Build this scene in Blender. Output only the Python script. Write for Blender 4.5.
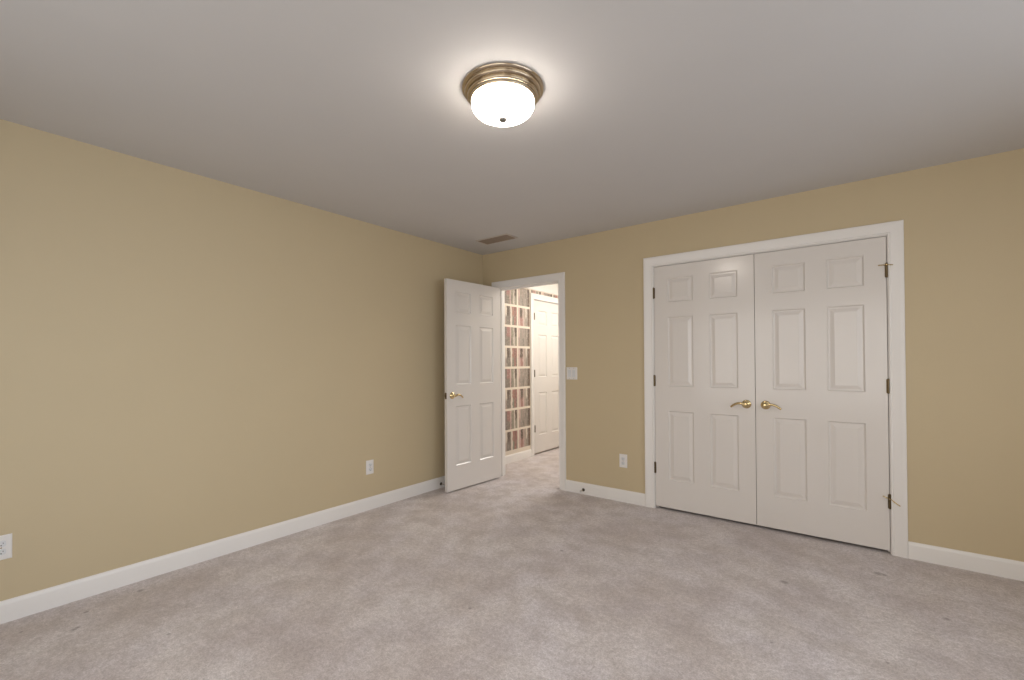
import bpy, bmesh, math, random
from math import sin, cos, pi, radians
from mathutils import Matrix, Vector

for o in list(bpy.data.objects):
    bpy.data.objects.remove(o, do_unlink=True)
S = bpy.context.scene
COL = S.collection

# ------------------------------------------------------------------ camera
CAM = Vector((3.2796, -3.7567, 1.2478))
F_PX, PITCH, YAW, ROLL, SHIFT_PX = 446.465, 0.0102, 0.6535, -0.0051, 17.18
cam = bpy.data.cameras.new('camera')
cam_o = bpy.data.objects.new('camera', cam)
COL.objects.link(cam_o)
_f0 = Vector((-sin(YAW), cos(YAW), 0)); _r0 = Vector((cos(YAW), sin(YAW), 0)); _u0 = Vector((0, 0, 1))
_f = _f0 * cos(PITCH) + _u0 * sin(PITCH)
_u = -_f0 * sin(PITCH) + _u0 * cos(PITCH)
_r = _r0 * cos(ROLL) + _u * sin(ROLL)
_u = -_r0 * sin(ROLL) + _u * cos(ROLL)
M = Matrix((_r, _u, -_f)).transposed().to_4x4()
M.translation = CAM
cam_o.matrix_world = M
cam.sensor_fit = 'HORIZONTAL'
cam.sensor_width = 36.0
cam.lens = F_PX / 1024 * 36.0
cam.shift_y = SHIFT_PX / 1024
cam.clip_start = 0.02
S.camera = cam_o

# ------------------------------------------------------------------ sky, exposure, lamps
S.view_settings.view_transform = 'Standard'
S.view_settings.look = 'None'
S.view_settings.gamma = 1.0
S.view_settings.use_curve_mapping = False
S.view_settings.exposure = 0.0
SKY = 4.2
SKY_COOL = (1.13, 1.23, 1.36, 1)
SKY_WARM = (0.76, 0.725, 0.68, 1)
GROUND = 0.74                       # ground outside against sky
LAMP = 27.0
HALL_W = 29.0
S.cycles.max_bounces = 10
S.cycles.diffuse_bounces = 7
S.cycles.sample_clamp_indirect = 6.0
w = bpy.data.worlds.new('sky')
S.world = w
w.use_nodes = True
# invented sky tint, cool one side and warm the other, colouring the window light
_t = w.node_tree
_bg = _t.nodes['Background']
_tc = _t.nodes.new('ShaderNodeTexCoord')
_sx = _t.nodes.new('ShaderNodeSeparateXYZ')
_rp = _t.nodes.new('ShaderNodeValToRGB')
_mr = _t.nodes.new('ShaderNodeMapRange')
_mr.inputs[1].default_value, _mr.inputs[2].default_value = -1.4, 1.4
_ad = _t.nodes.new('ShaderNodeMath')
_t.links.new(_tc.outputs['Generated'], _sx.inputs[0])
_t.links.new(_sx.outputs[0], _ad.inputs[0])
_t.links.new(_sx.outputs[1], _ad.inputs[1])
_t.links.new(_ad.outputs[0], _mr.inputs[0])
_t.links.new(_mr.outputs[0], _rp.inputs[0])
_rp.color_ramp.elements[0].position, _rp.color_ramp.elements[0].color = 0.15, SKY_WARM
_rp.color_ramp.elements[1].position, _rp.color_ramp.elements[1].color = 0.85, SKY_COOL
_gr = _t.nodes.new('ShaderNodeMapRange')
_gr.inputs[1].default_value, _gr.inputs[2].default_value, _gr.inputs[3].default_value = -0.15, 0.10, GROUND
_t.links.new(_sx.outputs[2], _gr.inputs[0])
_vm = _t.nodes.new('ShaderNodeVectorMath')
_vm.operation = 'SCALE'
_t.links.new(_rp.outputs[0], _vm.inputs[0])
_t.links.new(_gr.outputs[0], _vm.inputs['Scale'])
_t.links.new(_vm.outputs[0], _bg.inputs[0])
_bg.inputs[1].default_value = SKY


def hall_lamp():
    l = bpy.data.lights.new('hall_lamp', 'AREA')
    l.shape = 'RECTANGLE'
    l.size, l.size_y = 0.45, 1.7
    l.energy = HALL_W
    l.color = (1.0, 0.965, 0.91)
    o = bpy.data.objects.new('hall_lamp', l)
    o.location = (0.78, 1.45, 2.42)
    COL.objects.link(o)


def window_portal(loc, rot, sx, sy):
    l = bpy.data.lights.new('daylight_portal', 'AREA')
    l.shape = 'RECTANGLE'
    l.size, l.size_y = sx, sy
    l.cycles.is_portal = True
    o = bpy.data.objects.new('daylight_portal', l)
    o.location = loc
    o.rotation_euler = rot
    COL.objects.link(o)


hall_lamp()

# ------------------------------------------------------------------ room numbers
W, D, H = 4.80, 4.50, 2.44          # room: x 0..W, y -D..0
T = 0.115                           # wall thickness
HALL_X = -0.11                      # hall's papered wall
HALL_H = 2.205
DX0, DX1, DZ = 0.214, 0.981, 2.040  # doorway between jambs
CX0, CX1, CZ = 1.929, 3.455, 2.050  # closet opening between jambs
HY0, HY1, HZ = 1.146, 1.914, 2.078  # hall door between jambs
LIGHT = (2.073, -2.237)


# ------------------------------------------------------------------ node helpers
class NT:
    def __init__(self, name):
        self.m = bpy.data.materials.new(name)
        self.m.use_nodes = True
        self.t = self.m.node_tree
        self.b = self.t.nodes['Principled BSDF']

    def n(self, typ, **kw):
        nd = self.t.nodes.new(typ)
        for k, v in kw.items():
            setattr(nd, k, v)
        return nd

    def l(self, a, b):
        self.t.links.new(a, b)

    def math(self, op, a, b=None, c=None):
        nd = self.n('ShaderNodeMath', operation=op)
        for i, v in enumerate((a, b, c)):
            if v is None:
                continue
            if isinstance(v, (int, float)):
                nd.inputs[i].default_value = v
            else:
                self.l(v, nd.inputs[i])
        return nd.outputs[0]

    def mix(self, fac, a, b, mode='MIX'):
        nd = self.n('ShaderNodeMix', data_type='RGBA', blend_type=mode)
        for sock, v in ((nd.inputs[0], fac), (nd.inputs[6], a), (nd.inputs[7], b)):
            if isinstance(v, (int, float)):
                sock.default_value = v
            elif isinstance(v, tuple):
                sock.default_value = (v[0], v[1], v[2], 1)
            else:
                self.l(v, sock)
        return nd.outputs[2]

    def noise(self, vec, scale, detail=2.0, rough=0.5):
        nd = self.n('ShaderNodeTexNoise')
        nd.inputs['Scale'].default_value = scale
        nd.inputs['Detail'].default_value = detail
        nd.inputs['Roughness'].default_value = rough
        if vec is not None:
            self.l(vec, nd.inputs['Vector'])
        return nd.outputs[0]

    def ramp(self, fac, stops, interp='LINEAR'):
        nd = self.n('ShaderNodeValToRGB')
        r = nd.color_ramp
        r.interpolation = interp
        while len(r.elements) < len(stops):
            r.elements.new(0.5)
        for e, (p, c) in zip(r.elements, stops):
            e.position = p
            e.color = (c[0], c[1], c[2], 1) if isinstance(c, tuple) else (c, c, c, 1)
        self.l(fac, nd.inputs[0])
        return nd.outputs[0]

    def pos(self):
        return self.n('ShaderNodeNewGeometry').outputs['Position']

    def bump(self, h, strength, dist):
        nd = self.n('ShaderNodeBump')
        nd.inputs['Strength'].default_value = strength
        nd.inputs['Distance'].default_value = dist
        self.l(h, nd.inputs['Height'])
        self.l(nd.outputs[0], self.b.inputs['Normal'])


def paint(name, col, rough=0.5, bump=0.0, scale=120.0, var=0.03, spec=0.5):
    t = NT(name)
    p = t.pos()
    nz = t.noise(p, 3.0, 3)
    c2 = tuple(max(0, c * (1 - var * 2)) for c in col)
    t.l(t.mix(nz, col, c2), t.b.inputs['Base Color'])
    t.b.inputs['Roughness'].default_value = rough
    t.b.inputs['Specular IOR Level'].default_value = spec
    if bump:
        t.bump(t.noise(p, scale, 3), bump, 0.002)
    return t.m


def metal(name, col, rough, metallic=1.0):
    t = NT(name)
    nz = t.noise(t.pos(), 40, 2)
    t.l(t.mix(nz, col, tuple(c * 0.8 for c in col)), t.b.inputs['Base Color'])
    t.b.inputs['Metallic'].default_value = metallic
    t.b.inputs['Roughness'].default_value = rough
    return t.m


CARPET_LO, CARPET_HI = (0.755, 0.68, 0.655), (0.905, 0.85, 0.845)


def carpet_material():
    t = NT('taupe_carpet')
    p = t.pos()
    big = t.noise(p, 1.7, 4, 0.6)
    mid = t.noise(p, 7.0, 4, 0.65)
    hue = t.noise(p, 3.1, 2, 0.5)
    fine = t.noise(p, 150.0, 3, 0.75)
    tuft = t.noise(p, 48.0, 3, 0.7)
    c = t.ramp(big, [(0.38, CARPET_LO), (0.62, CARPET_HI)])
    c = t.mix(t.ramp(hue, [(0.40, 0.0), (0.62, 1.0)]), c, t.mix(1.0, c, (0.975, 0.98, 1.015), 'MULTIPLY'))
    c = t.mix(t.math('MULTIPLY', t.ramp(mid, [(0.36, 1.0), (0.60, 0.0)]), 0.34), c, (0.38, 0.31, 0.275))
    c = t.mix(t.math('MULTIPLY', t.ramp(tuft, [(0.38, 1.0), (0.62, 0.0)]), 0.32), c, (0.28, 0.235, 0.215))
    c = t.mix(t.math('MULTIPLY', t.ramp(fine, [(0.38, 1.0), (0.62, 0.0)]), 0.42), c, (0.27, 0.225, 0.205))
    # small dark spots trodden into the pile, where the photo shows them
    sep = t.n('ShaderNodeSeparateXYZ')
    t.l(p, sep.inputs[0])
    tot = None
    for (sx, sy, r) in SPOTS:
        dx = t.math('SUBTRACT', sep.outputs[0], sx)
        dy = t.math('SUBTRACT', sep.outputs[1], sy)
        dd = t.math('SQRT', t.math('ADD', t.math('MULTIPLY', dx, dx), t.math('MULTIPLY', dy, dy)))
        k = t.n('ShaderNodeMapRange', interpolation_type='SMOOTHSTEP')
        k.inputs[1].default_value = r * 1.5
        k.inputs[2].default_value = r * 0.4
        t.l(dd, k.inputs[0])
        tot = k.outputs[0] if tot is None else t.math('MAXIMUM', tot, k.outputs[0])
    c = t.mix(t.math('MULTIPLY', tot, 0.45), c, (0.09, 0.065, 0.055))
    t.l(c, t.b.inputs['Base Color'])
    t.b.inputs['Roughness'].default_value = 1.0
    t.b.inputs['Specular IOR Level'].default_value = 0.05
    t.b.inputs['Sheen Weight'].default_value = 0.15
    h = t.math('ADD', t.math('MULTIPLY', fine, 0.5), t.math('ADD', tuft, t.math('MULTIPLY', mid, 0.8)))
    t.bump(h, 0.6, 0.012)
    return t.m


def wallpaper_material():
    """Paper printed with shelves of books and ornaments, two cells by two rows per repeat."""
    t = NT('bookshelf_wallpaper')
    p = t.pos()
    sep = t.n('ShaderNodeSeparateXYZ')
    t.l(p, sep.inputs[0])
    wob = t.math('MULTIPLY', t.math('SUBTRACT', t.noise(p, 22, 2), 0.5), 0.030)
    y = t.math('ADD', sep.outputs[1], wob)
    z = sep.outputs[2]
    u1 = t.math('FRACT', t.math('DIVIDE', t.math('SUBTRACT', sep.outputs[1], 0.51 - 5.6), 0.28))
    u2 = t.math('FRACT', t.math('DIVIDE', t.math('SUBTRACT', y, 0.51 - 5.6), 0.56))
    v = t.math('DIVIDE', t.math('SUBTRACT', z, 0.136 - 0.2595 * 2), 0.2595)
    vf = t.math('FRACT', v)
    par = t.math('GREATER_THAN', t.math('FRACT', t.math('MULTIPLY', v, 0.5)), 0.5)
    vw = t.math('ADD', vf, t.math('MULTIPLY', wob, 4.0))
    up = t.ramp(vw, [(0.40, 0.0), (0.56, 1.0)])
    cr = (0.70, 0.62, 0.53)
    gb, rd, pk = (0.235, 0.20, 0.17), (0.37, 0.20, 0.175), (0.60, 0.43, 0.385)
    og, dk, tp = (0.30, 0.27, 0.21), (0.13, 0.095, 0.075), (0.33, 0.285, 0.245)

    def row(cells):
        st = []
        for base, items in zip((0.027, 0.527), cells):
            for a, c in items:
                st.append((base + a * 0.446, c))
        return t.ramp(u2, st, 'CONSTANT')
    a_up = row([[(0, gb), (.16, rd), (.42, pk), (.50, og), (.72, cr), (.79, dk), (.94, gb)],
                [(0, pk), (.14, tp), (.30, (.36, .29, .25)), (.44, tp), (.58, (.24, .2, .17)), (.66, tp), (.80, dk)]])
    a_lo = row([[(0, gb), (.22, (.24, .2, .16)), (.42, pk), (.50, gb), (.60, og), (.72, cr), (.80, og)],
                [(0, (.42, .31, .27)), (.14, tp), (.34, (.25, .21, .18)), (.50, tp), (.70, (.24, .2, .17)), (.82, (.14, .10, .07))]])
    b_up = row([[(0, cr), (.17, dk), (.34, gb), (.46, cr), (.60, (.36, .19, .155)), (.78, (.28, .15, .12)), (.92, rd)],
                [(0, pk), (.14, dk), (.36, (.46, .36, .31)), (.50, (.40, .34, .28)), (.62, cr), (.72, tp), (.82, (.15, .09, .06))]])
    b_lo = row([[(0, (.42, .34, .29)), (.12, gb), (.46, cr), (.60, (.24, .24, .19)), (.74, (.32, .17, .14)), (.92, gb)],
                [(0, pk), (.16, rd), (.38, pk), (.46, (.42, .36, .3)), (.62, (.3, .26, .22)), (.72, tp), (.82, (.17, .11, .075))]])
    A = t.mix(up, a_lo, a_up)
    B = t.mix(up, b_lo, b_up)
    c = t.mix(par, B, A)
    # printed mottling and page edges
    mp = t.n('ShaderNodeMapping')
    mp.inputs['Scale'].default_value = (1, 1, 0.14)
    t.l(p, mp.inputs['Vector'])
    c = t.mix(t.math('MULTIPLY', t.ramp(t.noise(mp.outputs[0], 95, 2), [(0.42, 0.0), (0.62, 1.0)]), 0.20), c, (0.12, 0.10, 0.085))
    c = t.mix(t.math('MULTIPLY', t.ramp(t.noise(p, 48, 3), [(0.50, 0.0), (0.70, 1.0)]), 0.40), c, (0.55, 0.47, 0.40))
    # shelf boards and uprights
    frame = (0.74, 0.66, 0.56)
    s = t.math('MAXIMUM', t.math('LESS_THAN', vf, 0.055), t.math('GREATER_THAN', vf, 0.945))
    d_ = t.math('MAXIMUM', t.math('LESS_THAN', u1, 0.05), t.math('GREATER_THAN', u1, 0.95))
    low = t.math('LESS_THAN', z, 0.136)
    k = t.math('MAXIMUM', t.math('MAXIMUM', s, d_), low)
    c = t.mix(k, c, frame)
    t.l(c, t.b.inputs['Base Color'])
    t.b.inputs['Roughness'].default_value = 0.6
    return t.m


SPOTS = []


def floor_pt(px, py):
    r = _f + _r * ((px - 512) / F_PX) - _u * ((py - 340 - SHIFT_PX) / F_PX)
    k = -CAM.z / r.z
    q = CAM + r * k
    return q.x, q.y


for px, py, r in ((74, 629.5, .013), (77.5, 627.5, .010), (140.6, 590.5, .015), (168.7, 634, .007), (878, 573.5, .022), (884, 575, .016), (947, 619, .013),
                  (887.5, 662.7, .008), (771.7, 642.6, .007), (470, 608.5, .009), (561.5, 550.6, .012), (784, 582, .018), (21, 632, .007),
                  (558.5, 488.6, .022), (86, 612, .010)):
    q = floor_pt(px, py)
    SPOTS.append((q[0], q[1], r))

M_WALL = paint('khaki_wall_paint', (0.578, 0.480, 0.314), 0.55, 0.08, 160, 0.02, 0.35)
M_CEIL = paint('ceiling_paint', (0.605, 0.597, 0.596), 0.8, 0.05, 120, 0.02, 0.2)
M_HALLWHITE = paint('hall_ceiling_paint', (0.80, 0.76, 0.69), 0.9, 0.6, 60, 0.03, 0.2)
M_TRIM = paint('white_trim_paint', (0.82, 0.80, 0.775), 0.35, 0.0, 100, 0.01, 0.5)
M_DOOR = paint('white_door_paint', (0.735, 0.70, 0.665), 0.18, 0.015, 60, 0.01, 0.5)
M_PLASTIC = paint('white_plastic', (0.78, 0.76, 0.74), 0.35, 0, 100, 0.0, 0.5)
M_ROCKER = paint('switch_plastic', (0.68, 0.69, 0.70), 0.3, 0, 100, 0.0, 0.5)
M_SLOT = paint('dark_slot', (0.06, 0.056, 0.05), 0.6, 0, 100, 0.0, 0.3)
M_RUBBER = paint('pale_rubber', (0.55, 0.53, 0.50), 0.6, 0, 100, 0.0, 0.3)
M_BRASS = metal('polished_brass', (0.76, 0.61, 0.34), 0.13)
M_HINGE = metal('aged_brass', (0.17, 0.125, 0.07), 0.35)
M_STOP = metal('dark_bronze', (0.10, 0.08, 0.06), 0.4)
M_NICKEL = metal('antique_nickel', (0.60, 0.50, 0.37), 0.22)
M_STEEL = metal('grey_steel', (0.36, 0.35, 0.33), 0.4)
M_VENT = paint('shaded_vent_enamel', (0.30, 0.235, 0.18), 0.5, 0, 100, 0.0, 0.4)  # almond louvers, with the shade they sit in put into the brown
M_VRIM = paint('vent_rim_enamel', (0.55, 0.50, 0.45), 0.5, 0, 100, 0.0, 0.4)
M_CARPET = carpet_material()
M_PAPER = wallpaper_material()


def glow_material():
    t = NT('lit_frosted_glass')
    t.b.inputs['Base Color'].default_value = (0.9, 0.88, 0.84, 1)
    t.b.inputs['Roughness'].default_value = 0.25
    t.b.inputs['Emission Color'].default_value = (1.0, 0.90, 0.79, 1)
    t.b.inputs['Emission Strength'].default_value = LAMP
    return t.m


def pane_material():
    t = NT('window_glass')
    tr = t.n('ShaderNodeBsdfTransparent')
    gl = t.n('ShaderNodeBsdfGlossy')
    gl.inputs['Roughness'].default_value = 0.02
    mx = t.n('ShaderNodeMixShader')
    mx.inputs[0].default_value = 0.06
    t.l(tr.outputs[0], mx.inputs[1])
    t.l(gl.outputs[0], mx.inputs[2])
    t.l(mx.outputs[0], t.t.nodes['Material Output'].inputs['Surface'])
    return t.m


M_GLOW = glow_material()
M_PANE = pane_material()


# ------------------------------------------------------------------ mesh helpers
def box(bm, x0, x1, y0, y1, z0, z1):
    vs = [bm.verts.new((x, y, z)) for z in (z0, z1) for y in (y0, y1) for x in (x0, x1)]
    for f in ((0, 2, 3, 1), (4, 5, 7, 6), (0, 1, 5, 4), (2, 6, 7, 3), (0, 4, 6, 2), (1, 3, 7, 5)):
        bm.faces.new([vs[i] for i in f])


def prism(bm, pts, off):
    """closed polygon pts (3-D) pushed along off"""
    a = [bm.verts.new(p) for p in pts]
    b = [bm.verts.new(Vector(p) + Vector(off)) for p in pts]
    n = len(a)
    bm.faces.new(a)
    bm.faces.new(b[::-1])
    for i in range(n):
        bm.faces.new((a[i], b[i], b[(i + 1) % n], a[(i + 1) % n]))


def lathe(bm, prof, seg=32, mat=Matrix()):
    """profile of (radius, height) round local z; caps where radius is 0"""
    rings = []
    for r, h in prof:
        if r < 1e-6:
            rings.append([bm.verts.new(mat @ Vector((0, 0, h)))])
        else:
            rings.append([bm.verts.new(mat @ Vector((r * cos(2 * pi * i / seg), r * sin(2 * pi * i / seg), h))) for i in range(seg)])
    for a, b in zip(rings, rings[1:]):
        for i in range(seg):
            j = (i + 1) % seg
            if len(a) == 1 and len(b) == 1:
                continue
            if len(a) == 1:
                bm.faces.new((a[0], b[j], b[i]))
            elif len(b) == 1:
                bm.faces.new((a[i], a[j], b[0]))
            else:
                bm.faces.new((a[i], a[j], b[j], b[i]))
    for rr, flip in ((rings[0], True), (rings[-1], False)):
        if len(rr) > 1:
            bm.faces.new(rr[::-1] if flip else rr)


def smooth_path(pts, n=6):
    out = []
    P = [Vector(p) for p in pts]
    for i in range(len(P) - 1):
        p0, p1, p2, p3 = P[max(i - 1, 0)], P[i], P[i + 1], P[min(i + 2, len(P) - 1)]
        for k in range(n):
            s = k / n
            out.append(0.5 * ((2 * p1) + (p2 - p0) * s + (2 * p0 - 5 * p1 + 4 * p2 - p3) * s * s + (3 * p1 - p0 - 3 * p2 + p3) * s ** 3))
    out.append(P[-1])
    return out


def tube(bm, pts, ra, rb=None, seg=10, up=Vector((0, 0, 1))):
    """swept ellipse; ra (across) and rb (along up) may be lists"""
    n = len(pts)
    ra = ra if isinstance(ra, list) else [ra] * n
    rb = ra if rb is None else (rb if isinstance(rb, list) else [rb] * n)
    rings = []
    for i, p in enumerate(pts):
        t = (pts[min(i + 1, n - 1)] - pts[max(i - 1, 0)]).normalized()
        a = t.cross(up)
        if a.length < 1e-4:
            a = t.cross(Vector((1, 0, 0)))
        a.normalize()
        b = a.cross(t).normalized()
        rings.append([bm.verts.new(p + a * (ra[i] * cos(2 * pi * k / seg)) + b * (rb[i] * sin(2 * pi * k / seg))) for k in range(seg)])
    for A, B in zip(rings, rings[1:]):
        for k in range(seg):
            j = (k + 1) % seg
            bm.faces.new((A[k], A[j], B[j], B[k]))
    bm.faces.new(rings[0][::-1])
    bm.faces.new(rings[-1])


def obj(name, bm, mat, parent=None, smooth=False, bevel=0.0, seg=2, angle=35):
    bmesh.ops.remove_doubles(bm, verts=bm.verts, dist=1e-6)
    bmesh.ops.recalc_face_normals(bm, faces=bm.faces)
    me = bpy.data.meshes.new(name)
    bm.to_mesh(me)
    bm.free()
    me.materials.append(mat)
    o = bpy.data.objects.new(name, me)
    COL.objects.link(o)
    if smooth:
        me.set_sharp_from_angle(angle=radians(angle))
        for p in me.polygons:
            p.use_smooth = True
    if bevel:
        b = o.modifiers.new('bevel', 'BEVEL')
        b.width = bevel
        b.segments = seg
        b.limit_method = 'ANGLE'
        b.angle_limit = radians(60)
    if parent:
        o.parent = parent
    return o


def empty(name, loc, rz=0.0, parent=None):
    o = bpy.data.objects.new(name, None)
    o.empty_display_size = 0.05
    o.location = loc
    o.rotation_euler = (0, 0, rz)
    COL.objects.link(o)
    if parent:
        o.parent = parent
    return o


def tag(o, label=None, cat=None, group=None, kind=None):
    if label:
        o['label'] = label
    if cat:
        o['category'] = cat
    if group:
        o['group'] = group
    if kind:
        o['kind'] = kind
    return o


def struct(name, bm, mat, label, cat, **kw):
    return tag(obj(name, bm, mat, **kw), label, cat, kind='structure')


# ------------------------------------------------------------------ room shell
bm = bmesh.new()
box(bm, -0.4, W + 0.2, -D - 0.2, 3.4, -0.1, 0.0)
struct('floor', bm, M_CARPET, 'taupe wall-to-wall carpet with faint patches and small dark specks', 'floor')

bm = bmesh.new()
box(bm, -0.2, W + 0.2, -D - 0.2, T, H, H + 0.12)
struct('ceiling', bm, M_CEIL, 'plain greyish white bedroom ceiling with one round light', 'ceiling')

RX = 0.019                                   # jamb board thickness
bm = bmesh.new()
prism(bm, [(0, 0, 0), (DX0 - RX, 0, 0), (DX0 - RX, 0, DZ + RX), (DX1 + RX, 0, DZ + RX), (DX1 + RX, 0, 0),
           (CX0 - RX, 0, 0), (CX0 - RX, 0, CZ + RX), (CX1 + RX, 0, CZ + RX), (CX1 + RX, 0, 0),
           (W + T, 0, 0), (W + T, 0, H), (0, 0, H)], (0, T, 0))
struct('wall_back', bm, M_WALL, 'khaki painted wall holding the closet doors and the open doorway', 'wall')

bm = bmesh.new()
box(bm, -T, 0, -D - T, T, 0, H)
struct('wall_left', bm, M_WALL, 'long bare khaki wall running beside the open white door', 'wall')

# the two walls behind and beside the viewer, each with a wide window

def window_wall(name, label, n0, n1, a0, a1, wz0, wz1, length, place, wlabel, wname):
    """wall of given length along a, window a0..a1; place(a, h, z): h > 0 is into the room"""
    def pbox(bm, aa, ab, ha, hb, za, zb):
        vs = [bm.verts.new(place(a, h, z)) for z in (za, zb) for h in (ha, hb) for a in (aa, ab)]
        for f in ((0, 2, 3, 1), (4, 5, 7, 6), (0, 1, 5, 4), (2, 6, 7, 3), (0, 4, 6, 2), (1, 3, 7, 5)):
            bm.faces.new([vs[i] for i in f])
    bm = bmesh.new()
    for q in ((n0, a0, 0, H), (a1, n1, 0, H), (a0, a1, 0, wz0), (a0, a1, wz1, H)):
        pbox(bm, q[0], q[1], -T, 0, q[2], q[3])
    struct(name, bm, M_WALL, label, 'wall')
    fr = 0.05
    am = (a0 + a1) / 2
    bm = bmesh.new()
    for q in ((a0, a0 + fr, wz0, wz1), (a1 - fr, a1, wz0, wz1), (a0 + fr, a1 - fr, wz0, wz0 + fr), (a0 + fr, a1 - fr, wz1 - fr, wz1), (am - .04, am + .04, wz0 + fr, wz1 - fr)):
        pbox(bm, q[0], q[1], -T + .01, -.02, q[2], q[3])
    win = struct(wname, bm, M_TRIM, wlabel, 'window', bevel=0.004)
    for xa, xb in ((a0 + fr, am - .04), (am + .04, a1 - fr)):
        bm = bmesh.new()
        zm = (wz0 + wz1) / 2
        for q in ((xa, xa + .035, wz0 + fr, wz1 - fr), (xb - .035, xb, wz0 + fr, wz1 - fr), (xa + .035, xb - .035, zm - .02, zm + .02)):
            pbox(bm, q[0], q[1], -.075, -.045, q[2], q[3])
        sash = obj('sash', bm, M_TRIM, win, bevel=0.003)
        bm = bmesh.new()
        pbox(bm, xa, xb, -.062, -.058, wz0 + fr, wz1 - fr)
        obj('pane', bm, M_PANE, sash)
    bm = bmesh.new()
    pbox(bm, a0 - .08, a1 + .08, 0, .05, wz0 - .03, wz0)
    obj('window_sill', bm, M_TRIM, win, bevel=0.005)


FW = (1.05, 4.40, 0.50, 2.12)
RW = (-3.70, -1.00, 0.90, 2.15)
window_wall('wall_front', 'khaki wall with a daylight window, behind the viewer', -T, W, FW[0], FW[1], FW[2], FW[3], W,
            lambda a, h, z: Vector((a, -D + h, z)), 'wide white framed double window behind the viewer', 'window_1')
window_wall('wall_right', 'khaki wall with a daylight window, outside the picture beside the viewer', -D - T, 0, RW[0], RW[1], RW[2], RW[3], D,
            lambda a, h, z: Vector((W - h, a, z)), 'wide white framed double window in the wall beside the viewer', 'window_2')
window_portal(((FW[0] + FW[1]) / 2, -D - T - .01, (FW[2] + FW[3]) / 2), (radians(90), 0, 0), FW[1] - FW[0], FW[3] - FW[2])
window_portal((W + T + .01, (RW[0] + RW[1]) / 2, (RW[2] + RW[3]) / 2), (radians(90), 0, radians(90)), RW[1] - RW[0], RW[3] - RW[2])

# hall beyond the doorway
bm = bmesh.new()
prism(bm, [(HALL_X, T, 0), (HALL_X, HY0 - RX, 0), (HALL_X, HY0 - RX, HZ + RX), (HALL_X, HY1 + RX, HZ + RX), (HALL_X, HY1 + RX, 0),
           (HALL_X, 3.1, 0), (HALL_X, 3.1, H), (HALL_X, T, H)], (-0.05, 0, 0))
box(bm, HALL_X - .10, HALL_X - .05, T, 3.1, 0, H)
struct('wall_hall_left', bm, M_PAPER, 'hall wall in wallpaper printed with shelves of books', 'wall')
bm = bmesh.new()
box(bm, 1.12, 1.22, T, 3.1, 0, H)
struct('wall_hall_right', bm, M_HALLWHITE, 'cream hall wall hidden beyond the doorway', 'wall')
bm = bmesh.new()
box(bm, HALL_X - .10, 1.22, 3.1, 3.2, 0, H)
struct('wall_hall_end', bm, M_HALLWHITE, 'cream end wall of the hall, out of sight', 'wall')
bm = bmesh.new()
box(bm, HALL_X - .1, 1.22, T, 3.2, H, H + .12)
struct('ceiling_hall', bm, M_HALLWHITE, 'cream hall ceiling hidden above the doorway', 'ceiling')
bm = bmesh.new()
prism(bm, [(HALL_X, T, HALL_H), (HALL_X + .010, T, HALL_H), (HALL_X + .013, T, HALL_H + .006), (HALL_X + .013, T, H - .03), (HALL_X + .03, T, H), (HALL_X, T, H)], (0, 3.1 - T, 0))
struct('trim_4', bm, M_TRIM, 'white frieze board above the book wallpaper in the hall', 'trim board')

# closet behind the double doors
bm = bmesh.new()
box(bm, 1.78, 3.62, .75, .80, 0, H)
box(bm, 1.73, 1.78, T, .80, 0, H)
box(bm, 3.62, 3.67, T, .80, 0, H)
box(bm, 1.73, 3.67, T, .80, H, H + .05)
struct('wall_closet', bm, M_WALL, 'plain closet walls behind the closed double doors', 'wall')


# ------------------------------------------------------------------ trim
PROF = [(0.0, 0.0), (0.0, 0.010), (0.004, 0.0125), (0.010, 0.0125), (0.014, 0.0095), (0.030, 0.0125), (0.052, 0.0165), (0.058, 0.0185), (0.076, 0.0185), (0.080, 0.0155), (0.080, 0.0)]


def casing(bm, a0, a1, zt, wd, place):
    """moulded casing round three sides of an opening; place(a, h, z) gives a point, h out of the wall"""
    k = wd / 0.080
    loops = []
    for q in range(4):
        lp = []
        for d, h in PROF:
            d *= k
            a = a0 - d if q < 2 else a1 + d
            z = 0.0 if q in (0, 3) else zt + d
            lp.append(bm.verts.new(place(a, h, z)))
        loops.append(lp)
    n = len(PROF)
    for A, B in zip(loops, loops[1:]):
        for i in range(n):
            j = (i + 1) % n
            bm.faces.new((A[i], A[j], B[j], B[i]))
    bm.faces.new(loops[0])
    bm.faces.new(loops[-1][::-1])


def jamb(bm, a0, a1, zt, h0, h1, place, stop=None):
    def bx(aa, ab, ha, hb, za, zb):
        b0 = len(bm.verts)
        vs = [bm.verts.new(place(a, h, z)) for z in (za, zb) for h in (ha, hb) for a in (aa, ab)]
        for f in ((0, 2, 3, 1), (4, 5, 7, 6), (0, 1, 5, 4), (2, 6, 7, 3), (0, 4, 6, 2), (1, 3, 7, 5)):
            bm.faces.new([vs[i] for i in f])
    bx(a0 - RX, a0, h0, h1, 0, zt + RX)
    bx(a1, a1 + RX, h0, h1, 0, zt + RX)
    bx(a0, a1, h0, h1, zt, zt + RX)
    if stop:
        s0, s1 = stop
        bx(a0, a0 + .012, s0, s1, 0, zt)
        bx(a1 - .012, a1, s0, s1, 0, zt)
        bx(a0 + .012, a1 - .012, s0, s1, zt - .012, zt)


def P_back(a, h, z):
    return Vector((a, -h, z))


def P_rear(a, h, z):
    return Vector((a, T + h, z))


def P_hall(a, h, z):
    return Vector((HALL_X + h, a, z))


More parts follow.
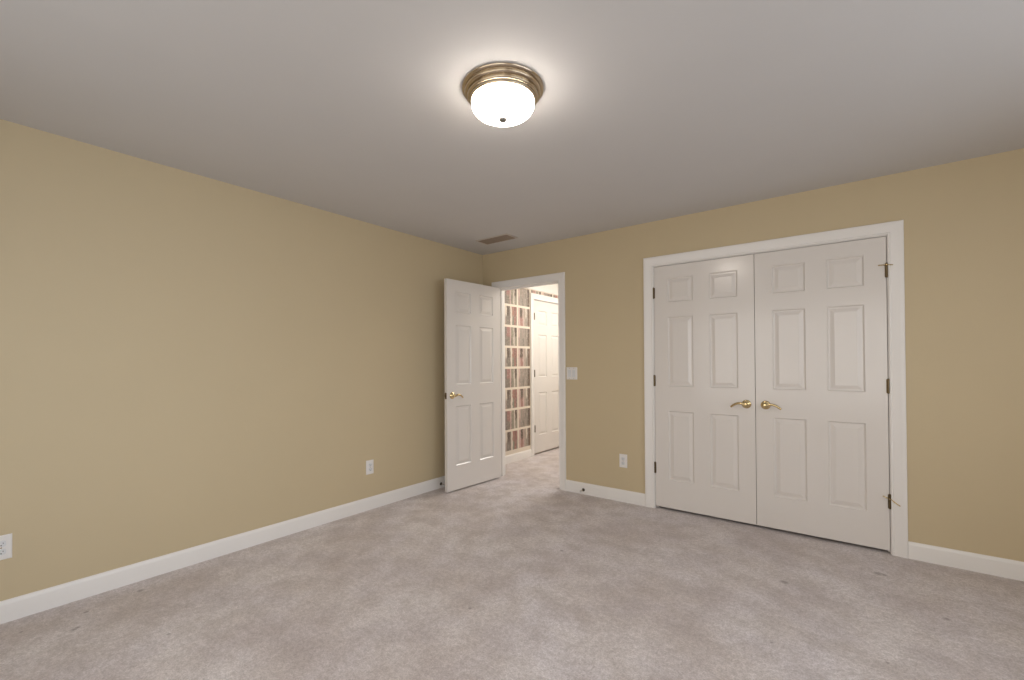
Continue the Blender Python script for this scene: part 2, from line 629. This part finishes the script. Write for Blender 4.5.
def frame(name, a0, a1, zt, wd, place, depth, stop, label, both=None):
    bm = bmesh.new()
    casing(bm, a0 - .005, a1 + .005, zt + .005, wd, place)
    o = struct(name, bm, M_TRIM, label, 'door frame', smooth=True, angle=25)
    bm = bmesh.new()
    jamb(bm, a0, a1, zt, 0.0, -depth, place, stop)
    obj('jamb', bm, M_TRIM, o, bevel=0.0015)
    if both:
        bm = bmesh.new()
        casing(bm, a0 - .005, a1 + .005, zt + .005, wd, both)
        obj('hall_side_casing', bm, M_TRIM, o, smooth=True, angle=25)
    return o


frame('trim_1', DX0, DX1, DZ, 0.071, P_back, T, (-.048, -.080), 'white moulded casing around the open doorway to the hall', P_rear)
frame('trim_2', CX0, CX1, CZ, 0.078, P_back, T, (-.040, -.070), 'wide white moulded casing around the double closet doors')
frame('trim_3', HY0, HY1, HZ, 0.074, P_hall, 0.05, None, 'white casing around the hall door beside the book wallpaper')


def baseboard(name, a0, a1, place, label, h=0.105):
    prof = [(0, 0), (0.014, 0), (0.014, h - .022), (0.012, h - .012), (0.0075, h - .004), (0.006, h), (0, h)]
    bm = bmesh.new()
    A = [bm.verts.new(place(a0, d, z)) for d, z in prof]
    B = [bm.verts.new(place(a1, d, z)) for d, z in prof]
    n = len(prof)
    for i in range(n):
        j = (i + 1) % n
        bm.faces.new((A[i], A[j], B[j], B[i]))
    bm.faces.new(A[::-1])
    bm.faces.new(B)
    return struct(name, bm, M_TRIM, label, 'baseboard', smooth=True, angle=20)


baseboard('baseboard_left', -D, -.0001, lambda a, d, z: Vector((d, a, z)), 'long white baseboard along the bare khaki wall')
baseboard('baseboard_back', DX1 + .0765, CX0 - .084, P_back, 'short white baseboard between the doorway and the closet')
baseboard('baseboard_back.001', CX1 + .084, W, P_back, 'white baseboard past the closet, running out of the picture')
baseboard('baseboard_right', -D, 0, lambda a, d, z: Vector((W - d, a, z)), 'white baseboard on the wall outside the picture')
baseboard('baseboard_front', 0, W, lambda a, d, z: Vector((a, -D + d, z)), 'white baseboard under the window behind the viewer')
baseboard('baseboard_hall', T + .02, HY0 - .080, P_hall, 'white hall baseboard below the book wallpaper', h=0.098)


# ------------------------------------------------------------------ doors
def leaf_bm(wd, ht, th=0.035, y0=0.0):
    """six-panel moulded leaf: x 0..wd, y y0..y0+th, z 0..ht, panels on both faces"""
    k = wd / 0.760
    xs = [0, .110 * k, .322 * k, .438 * k, .650 * k, wd]
    zs = [0, .228, .813, 1.009, 1.597, 1.711, 1.923, ht]
    rings = [(0.0, 0.0), (0.004, -.0015), (0.013, 0.0085), (0.021, 0.0085), (0.045, 0.0015)]
    bm = bmesh.new()
    for y, s in ((y0, 1), (y0 + th, -1)):
        def V(x, z, d=0.0):
            return bm.verts.new((x, y + s * d, z))
        for i in range(5):
            for j in range(7):
                x0, x1, z0, z1 = xs[i], xs[i + 1], zs[j], zs[j + 1]
                if i in (1, 3) and j in (1, 3, 5):
                    prev = None
                    for ins, dep in rings:
                        lp = [V(x0 + ins, z0 + ins, dep), V(x1 - ins, z0 + ins, dep), V(x1 - ins, z1 - ins, dep), V(x0 + ins, z1 - ins, dep)]
                        if prev:
                            for q in range(4):
                                bm.faces.new((prev[q], prev[(q + 1) % 4], lp[(q + 1) % 4], lp[q]))
                        prev = lp
                    bm.faces.new(prev)
                else:
                    bm.faces.new((V(x0, z0), V(x1, z0), V(x1, z1), V(x0, z1)))
    for a, b in zip(xs, xs[1:]):
        for z in (0, ht):
            bm.faces.new([bm.verts.new(q) for q in ((a, y0, z), (b, y0, z), (b, y0 + th, z), (a, y0 + th, z))])
    for a, b in zip(zs, zs[1:]):
        for x in (0, wd):
            bm.faces.new([bm.verts.new(q) for q in ((x, y0, a), (x, y0, b), (x, y0 + th, b), (x, y0 + th, a))])
    return bm


def lever_handle(parent, x, y, z, side, out, name='lever_handle'):
    """brass lever on a round rosette; side = lever direction along x, out = -1/+1 along y"""
    base = empty(name, (x, y, z), 0, parent)
    R = Matrix.Rotation(radians(90) * (1 if out < 0 else -1), 4, 'X')
    bm = bmesh.new()
    lathe(bm, [(0.0325, 0), (0.0325, .003), (.030, .0065), (.026, .009), (.0225, .0095), (.020, .013), (.0125, .016), (.0115, .018)], 28, R)
    obj('rosette', bm, M_BRASS, base, smooth=True)
    bm = bmesh.new()
    o = out
    path = smooth_path([(0, o * .014, 0), (0, o * .030, 0), (side * .004, o * .041, .0005), (side * .016, o * .045, .003), (side * .036, o * .046, .008),
                        (side * .058, o * .045, .005), (side * .078, o * .044, -.005), (side * .094, o * .043, -.017), (side * .103, o * .041, -.024)], 5)
    n = len(path)
    ra, rb = [], []
    for i in range(n):
        s = i / (n - 1)
        ra.append(.0095 if s < .3 else .0095 - .0045 * (s - .3) / .7)
        rb.append(.0095 if s < .25 else .0105 - .0040 * (s - .25) / .75)
    ra[-1] *= .5
    rb[-1] *= .5
    tube(bm, path, ra, rb, 12)
    obj('lever', bm, M_BRASS, base, smooth=True, angle=60)
    bm = bmesh.new()
    lathe(bm, [(0.0125, 0), (.0125, .006), (.009, .0105), (0, .012)], 20, Matrix.Translation((0, o * .043, 0)) @ R)
    obj('cap', bm, M_BRASS, base, smooth=True)
    return base


def hinge(parent, x, y, z, mirror=1, stop=None):
    h = 0.089
    bm = bmesh.new()
    T0 = Matrix.Translation((x, y, z - h / 2))
    r = .0068
    prof = [(0, -.004), (.004, -.003), (.0055, 0), (r, .0005)]
    for k in range(5):
        a, b = h * k / 5, h * (k + 1) / 5
        prof += [(r, a + .001), (r, b - .001), (r - .0009, b)]
    prof += [(.0055, h + .0005), (.0045, h + .004), (0, h + .0055)]
    lathe(bm, prof, 14, T0)
    box(bm, x - .0035 - .006, x + .0035 + .006, y + .003, y + .0075, z - h / 2, z + h / 2)
    o = obj('hinge', bm, M_HINGE, parent, smooth=True)
    if stop:
        (lx, lz), (rx, rz), zt = stop
        bm = bmesh.new()
        c = Vector((x, y, z + zt))
        lathe(bm, [(.0095, -.0025), (.0095, .0025)], 14, Matrix.Translation(c))
        tube(bm, smooth_path([c + Vector((-.006, -.002, 0)), c + Vector((lx * .5, -.013, lz * .5)), c + Vector((lx, -.012, lz))], 4), .0036, None, 8)
        tube(bm, smooth_path([c + Vector((.006, -.002, 0)), c + Vector((rx * .5, -.011, rz * .5)), c + Vector((rx, -.016, rz))], 4), .0032, None, 8)
        s = obj('pin_stop', bm, M_BRASS, o, smooth=True)
        s['label'] = 'brass hinge-pin stop with two short arms'
    return o


LEAF_H = 2.024
# the room's own door, swung open against the bare wall
d1 = empty('door_1', (DX0, -.008, 0.014), radians(-93.2))
tag(d1, 'open white six-panel door with brass lever, swung against the khaki wall', 'door', kind='structure')
bm = leaf_bm(0.757, 2.030, .035, .008)
bmesh.ops.translate(bm, verts=bm.verts, vec=(.004, 0, 0))
obj('leaf', bm, M_DOOR, d1, bevel=.0015)
lever_handle(d1, .761 - .066, .043, .912, -1, 1)
lever_handle(d1, .761 - .066, .008, .912, -1, -1)
bm = bmesh.new()
box(bm, .7608, .7622, .013, .038, .912 - .030, .912 + .030)
box(bm, .762, .770, .019, .032, .912 - .009, .912 + .009)
obj('latch_plate', bm, M_HINGE, d1, bevel=.001)
for z in (.33, 1.07, 1.81):
    hinge(d1, 0, 0, z)

# double closet doors
d2 = empty('door_2', (CX0 + .003, 0, .022))
tag(d2, 'closed white closet door on the doorway side, plain hinges', 'closet door', kind='structure')
lw = 0.7585
obj('leaf', leaf_bm(lw, LEAF_H), M_DOOR, d2, bevel=.0015)
lever_handle(d2, lw - .058, 0, .897, -1, -1)
for z in (.323, 1.059, 1.803):
    hinge(d2, -.0015, -.006, z)

d3 = empty('door_3', (CX1 - .003 - lw, 0, .022))
tag(d3, 'closed white closet door with brass hinge-pin stops, nearest the bare wall end', 'closet door', kind='structure')
obj('leaf', leaf_bm(lw, LEAF_H), M_DOOR, d3, bevel=.0015)
lever_handle(d3, .066, 0, .897, 1, -1)
hinge(d3, lw + .0015, -.006, .316, 1, ((-.036, .016), (.050, -.034), .018))
hinge(d3, lw + .0015, -.006, 1.056)
hinge(d3, lw + .0015, -.006, 1.804, 1, ((-.044, .000), (.030, -.006), .034))

# hall door, hinged beside the wallpaper
d4 = empty('door_4', (HALL_X - .002, HY0 + .003, .022), radians(90))
tag(d4, 'closed white six-panel hall door beside the book wallpaper', 'door', kind='structure')
bm = leaf_bm(0.762, 2.050, .035, 0)
obj('leaf', bm, M_DOOR, d4, bevel=.0015)
for z in (.33, 1.068, 1.83):
    hinge(d4, .0025, -.0135, z)
lever_handle(d4, .762 - .069, 0, .905, -1, -1)

# ------------------------------------------------------------------ ceiling light
cl = empty('ceiling_light', (LIGHT[0], LIGHT[1], H))
tag(cl, 'lit round flush ceiling light with stepped metal ring and frosted glass bowl', 'ceiling light')
bm = bmesh.new()
lathe(bm, [(0, 0), (.176, 0), (.179, -.003), (.1785, -.007), (.174, -.011), (.1665, -.0125), (.1655, -.0165), (.1675, -.020), (.1665, -.025), (.161, -.029), (.1545, -.0295),
           (.1535, -.0335), (.1555, -.037), (.1545, -.041), (.150, -.0445), (.1445, -.045), (.1435, -.048), (.1440, -.052), (.1405, -.056), (.136, -.0565), (.1325, -.052), (.131, -.040), (0, -.036)], 72)
obj('metal_ring', bm, M_NICKEL, cl, smooth=True, angle=50)
bm = bmesh.new()
pr = [(.1315, -.048), (.1350, -.055), (.1370, -.063), (.1368, -.070)]
for i in range(1, 15):
    a = i / 14 * pi / 2
    pr.append((.1368 * cos(a) ** 0.85 if i < 14 else 0.0, -.070 - .060 * sin(a)))
lathe(bm, pr, 64)
obj('glass_bowl', bm, M_GLOW, cl, smooth=True, angle=70)
bm = bmesh.new()
lathe(bm, [(.0185, -.1260), (.0190, -.1325), (.0165, -.1385), (.0095, -.1430), (0, -.1445)], 20)
obj('finial', bm, M_STEEL, cl, smooth=True)

# ------------------------------------------------------------------ ceiling vent
vx0, vx1, vy0, vy1 = .352, .718, -.490, -.332
vc = ((vx0 + vx1) / 2, (vy0 + vy1) / 2)
hx, hy = (vx1 - vx0) / 2, (vy1 - vy0) / 2
vt = empty('ceiling_vent', (vc[0], vc[1], H))
tag(vt, 'almond louvred air vent, slats coloured brown as in shade, in the ceiling above the open door', 'ceiling vent')
bm = bmesh.new()
o_, i_ = .012, .004
for a in ((-hx - o_, hx + o_, -hy - o_, -hy + i_), (-hx - o_, hx + o_, hy - i_, hy + o_), (-hx - o_, -hx + i_, -hy + i_, hy - i_), (hx - i_, hx + o_, -hy + i_, hy - i_)):
    box(bm, a[0], a[1], a[2], a[3], -.006, 0)
obj('rim', bm, M_VRIM, vt, bevel=.002)
bm = bmesh.new()
box(bm, -hx + i_, hx - i_, -hy + i_, hy - i_, -.0012, 0)
obj('backing', bm, M_SLOT, vt)
bm = bmesh.new()
n = 11
for k in range(n):
    y = -hy + .008 + (2 * hy - .016) * (k + .5) / n
    prism(bm, [(-hx + .004, y - .0055, -.0015), (-hx + .004, y - .0045, -.0015), (-hx + .004, y + .0065, -.0075), (-hx + .004, y + .0055, -.0085)], (2 * hx - .008, 0, 0))
box(bm, -.004, .004, -hy + i_, hy - i_, -.0085, -.001)
obj('louvers', bm, M_VENT, vt)


# ------------------------------------------------------------------ switch and outlets
def plate_bm(wd, ht, th=.006):
    bm = bmesh.new()
    a = [(-wd / 2, -ht / 2), (wd / 2, -ht / 2), (wd / 2, ht / 2), (-wd / 2, ht / 2)]
    b = [(x * (1 - .010 / wd), z * (1 - .010 / ht)) for x, z in a]
    l0 = [bm.verts.new((x, 0, z)) for x, z in a]
    l1 = [bm.verts.new((x, -th * .45, z)) for x, z in a]
    l2 = [bm.verts.new((x, -th, z)) for x, z in b]
    for A, B in ((l0, l1), (l1, l2)):
        for i in range(4):
            bm.faces.new((A[i], A[(i + 1) % 4], B[(i + 1) % 4], B[i]))
    bm.faces.new(l0[::-1])
    bm.faces.new(l2)
    return bm


def outlet(loc, rz, label):
    e = empty('wall_outlet', loc, rz)
    tag(e, label, 'outlet', 'duplex outlets low on the walls')
    obj('cover_plate', plate_bm(.073, .118), M_PLASTIC, e)
    for s in (-1, 1):
        bm = bmesh.new()
        pts = []
        for k in range(24):
            a = 2 * pi * k / 24
            pts.append((max(-.0165, min(.0165, .0195 * cos(a))), -.005, s * .0195 + .0145 * max(-1, min(1, 1.15 * sin(a)))))
        prism(bm, pts, (0, -.0035, 0))
        r = obj('receptacle', bm, M_ROCKER, e)
        for dx, hh in ((-.0065, .0065), (.0065, .0055)):
            bm = bmesh.new()
            box(bm, dx - .0012, dx + .0012, -.0089, -.0080, s * .0195 + .0025 - hh / 2, s * .0195 + .0025 + hh / 2)
            obj('slot', bm, M_SLOT, r)
        bm = bmesh.new()
        lathe(bm, [(.0026, 0), (.0026, .0009)], 10, Matrix.Translation((0, -.0080, s * .0195 - .0075)) @ Matrix.Rotation(radians(90), 4, 'X'))
        obj('ground_hole', bm, M_SLOT, r)
    bm = bmesh.new()
    lathe(bm, [(.0034, 0), (.0034, .001), (.0020, .0016), (0, .0017)], 12, Matrix.Translation((0, -.006, 0)) @ Matrix.Rotation(radians(90), 4, 'X'))
    obj('screw', bm, M_NICKEL, e)
    return e


outlet((0, -1.472, .358), radians(90), 'white duplex outlet on the bare wall nearer the open door')
outlet((0, -3.541, .362), radians(90), 'white duplex outlet cut off by the picture edge on the bare wall')
outlet((1.6435, 0, .362), 0, 'white duplex outlet on the wall between the doorway and the closet')

sw = empty('light_switch', (1.127, 0, 1.133))
tag(sw, 'white two-rocker light switch beside the doorway casing', 'light switch')
obj('cover_plate', plate_bm(.116, .118), M_PLASTIC, sw)
for s in (-1, 1):
    bm = bmesh.new()
    x = s * .023
    prism(bm, [(x - .0165, -.0055, -.0335), (x - .0165, -.0095, -.0335), (x - .0165, -.0065, .0005), (x - .0165, -.0070, .0335), (x - .0165, -.0055, .0335)], (.033, 0, 0))
    obj('rocker', bm, M_ROCKER, sw, bevel=.0008)
for x in (-.023, .023):
    for z in (-.048, .048):
        bm = bmesh.new()
        lathe(bm, [(.003, 0), (.003, .0009), (0, .0014)], 10, Matrix.Translation((x, -.006, z)) @ Matrix.Rotation(radians(90), 4, 'X'))
        obj('screw', bm, M_NICKEL, sw)


# ------------------------------------------------------------------ baseboard door stops
def door_stop(loc, rz, label):
    e = empty('door_stop', loc, rz)
    tag(e, label, 'door stop', 'door stops on the baseboards')
    R = Matrix.Rotation(radians(90), 4, 'X')
    bm = bmesh.new()
    lathe(bm, [(.015, 0), (.015, .002), (.012, .005), (.007, .008), (.005, .009)], 20, R)
    obj('base', bm, M_STOP, e, smooth=True)
    bm = bmesh.new()
    lathe(bm, [(.0045, .007), (.0045, .050)], 12, R)
    obj('rod', bm, M_NICKEL, e, smooth=True)
    bm = bmesh.new()
    lathe(bm, [(.0075, .048), (.0085, .051), (.0085, .060), (.006, .063), (0, .064)], 16, R)
    obj('rubber_tip', bm, M_RUBBER, e, smooth=True)
    return e


door_stop((.014, -.662, .040), radians(90), 'small door stop on the baseboard beside the open door')
door_stop((1.251, -.014, .042), 0, 'small door stop on the short baseboard under the light switch')
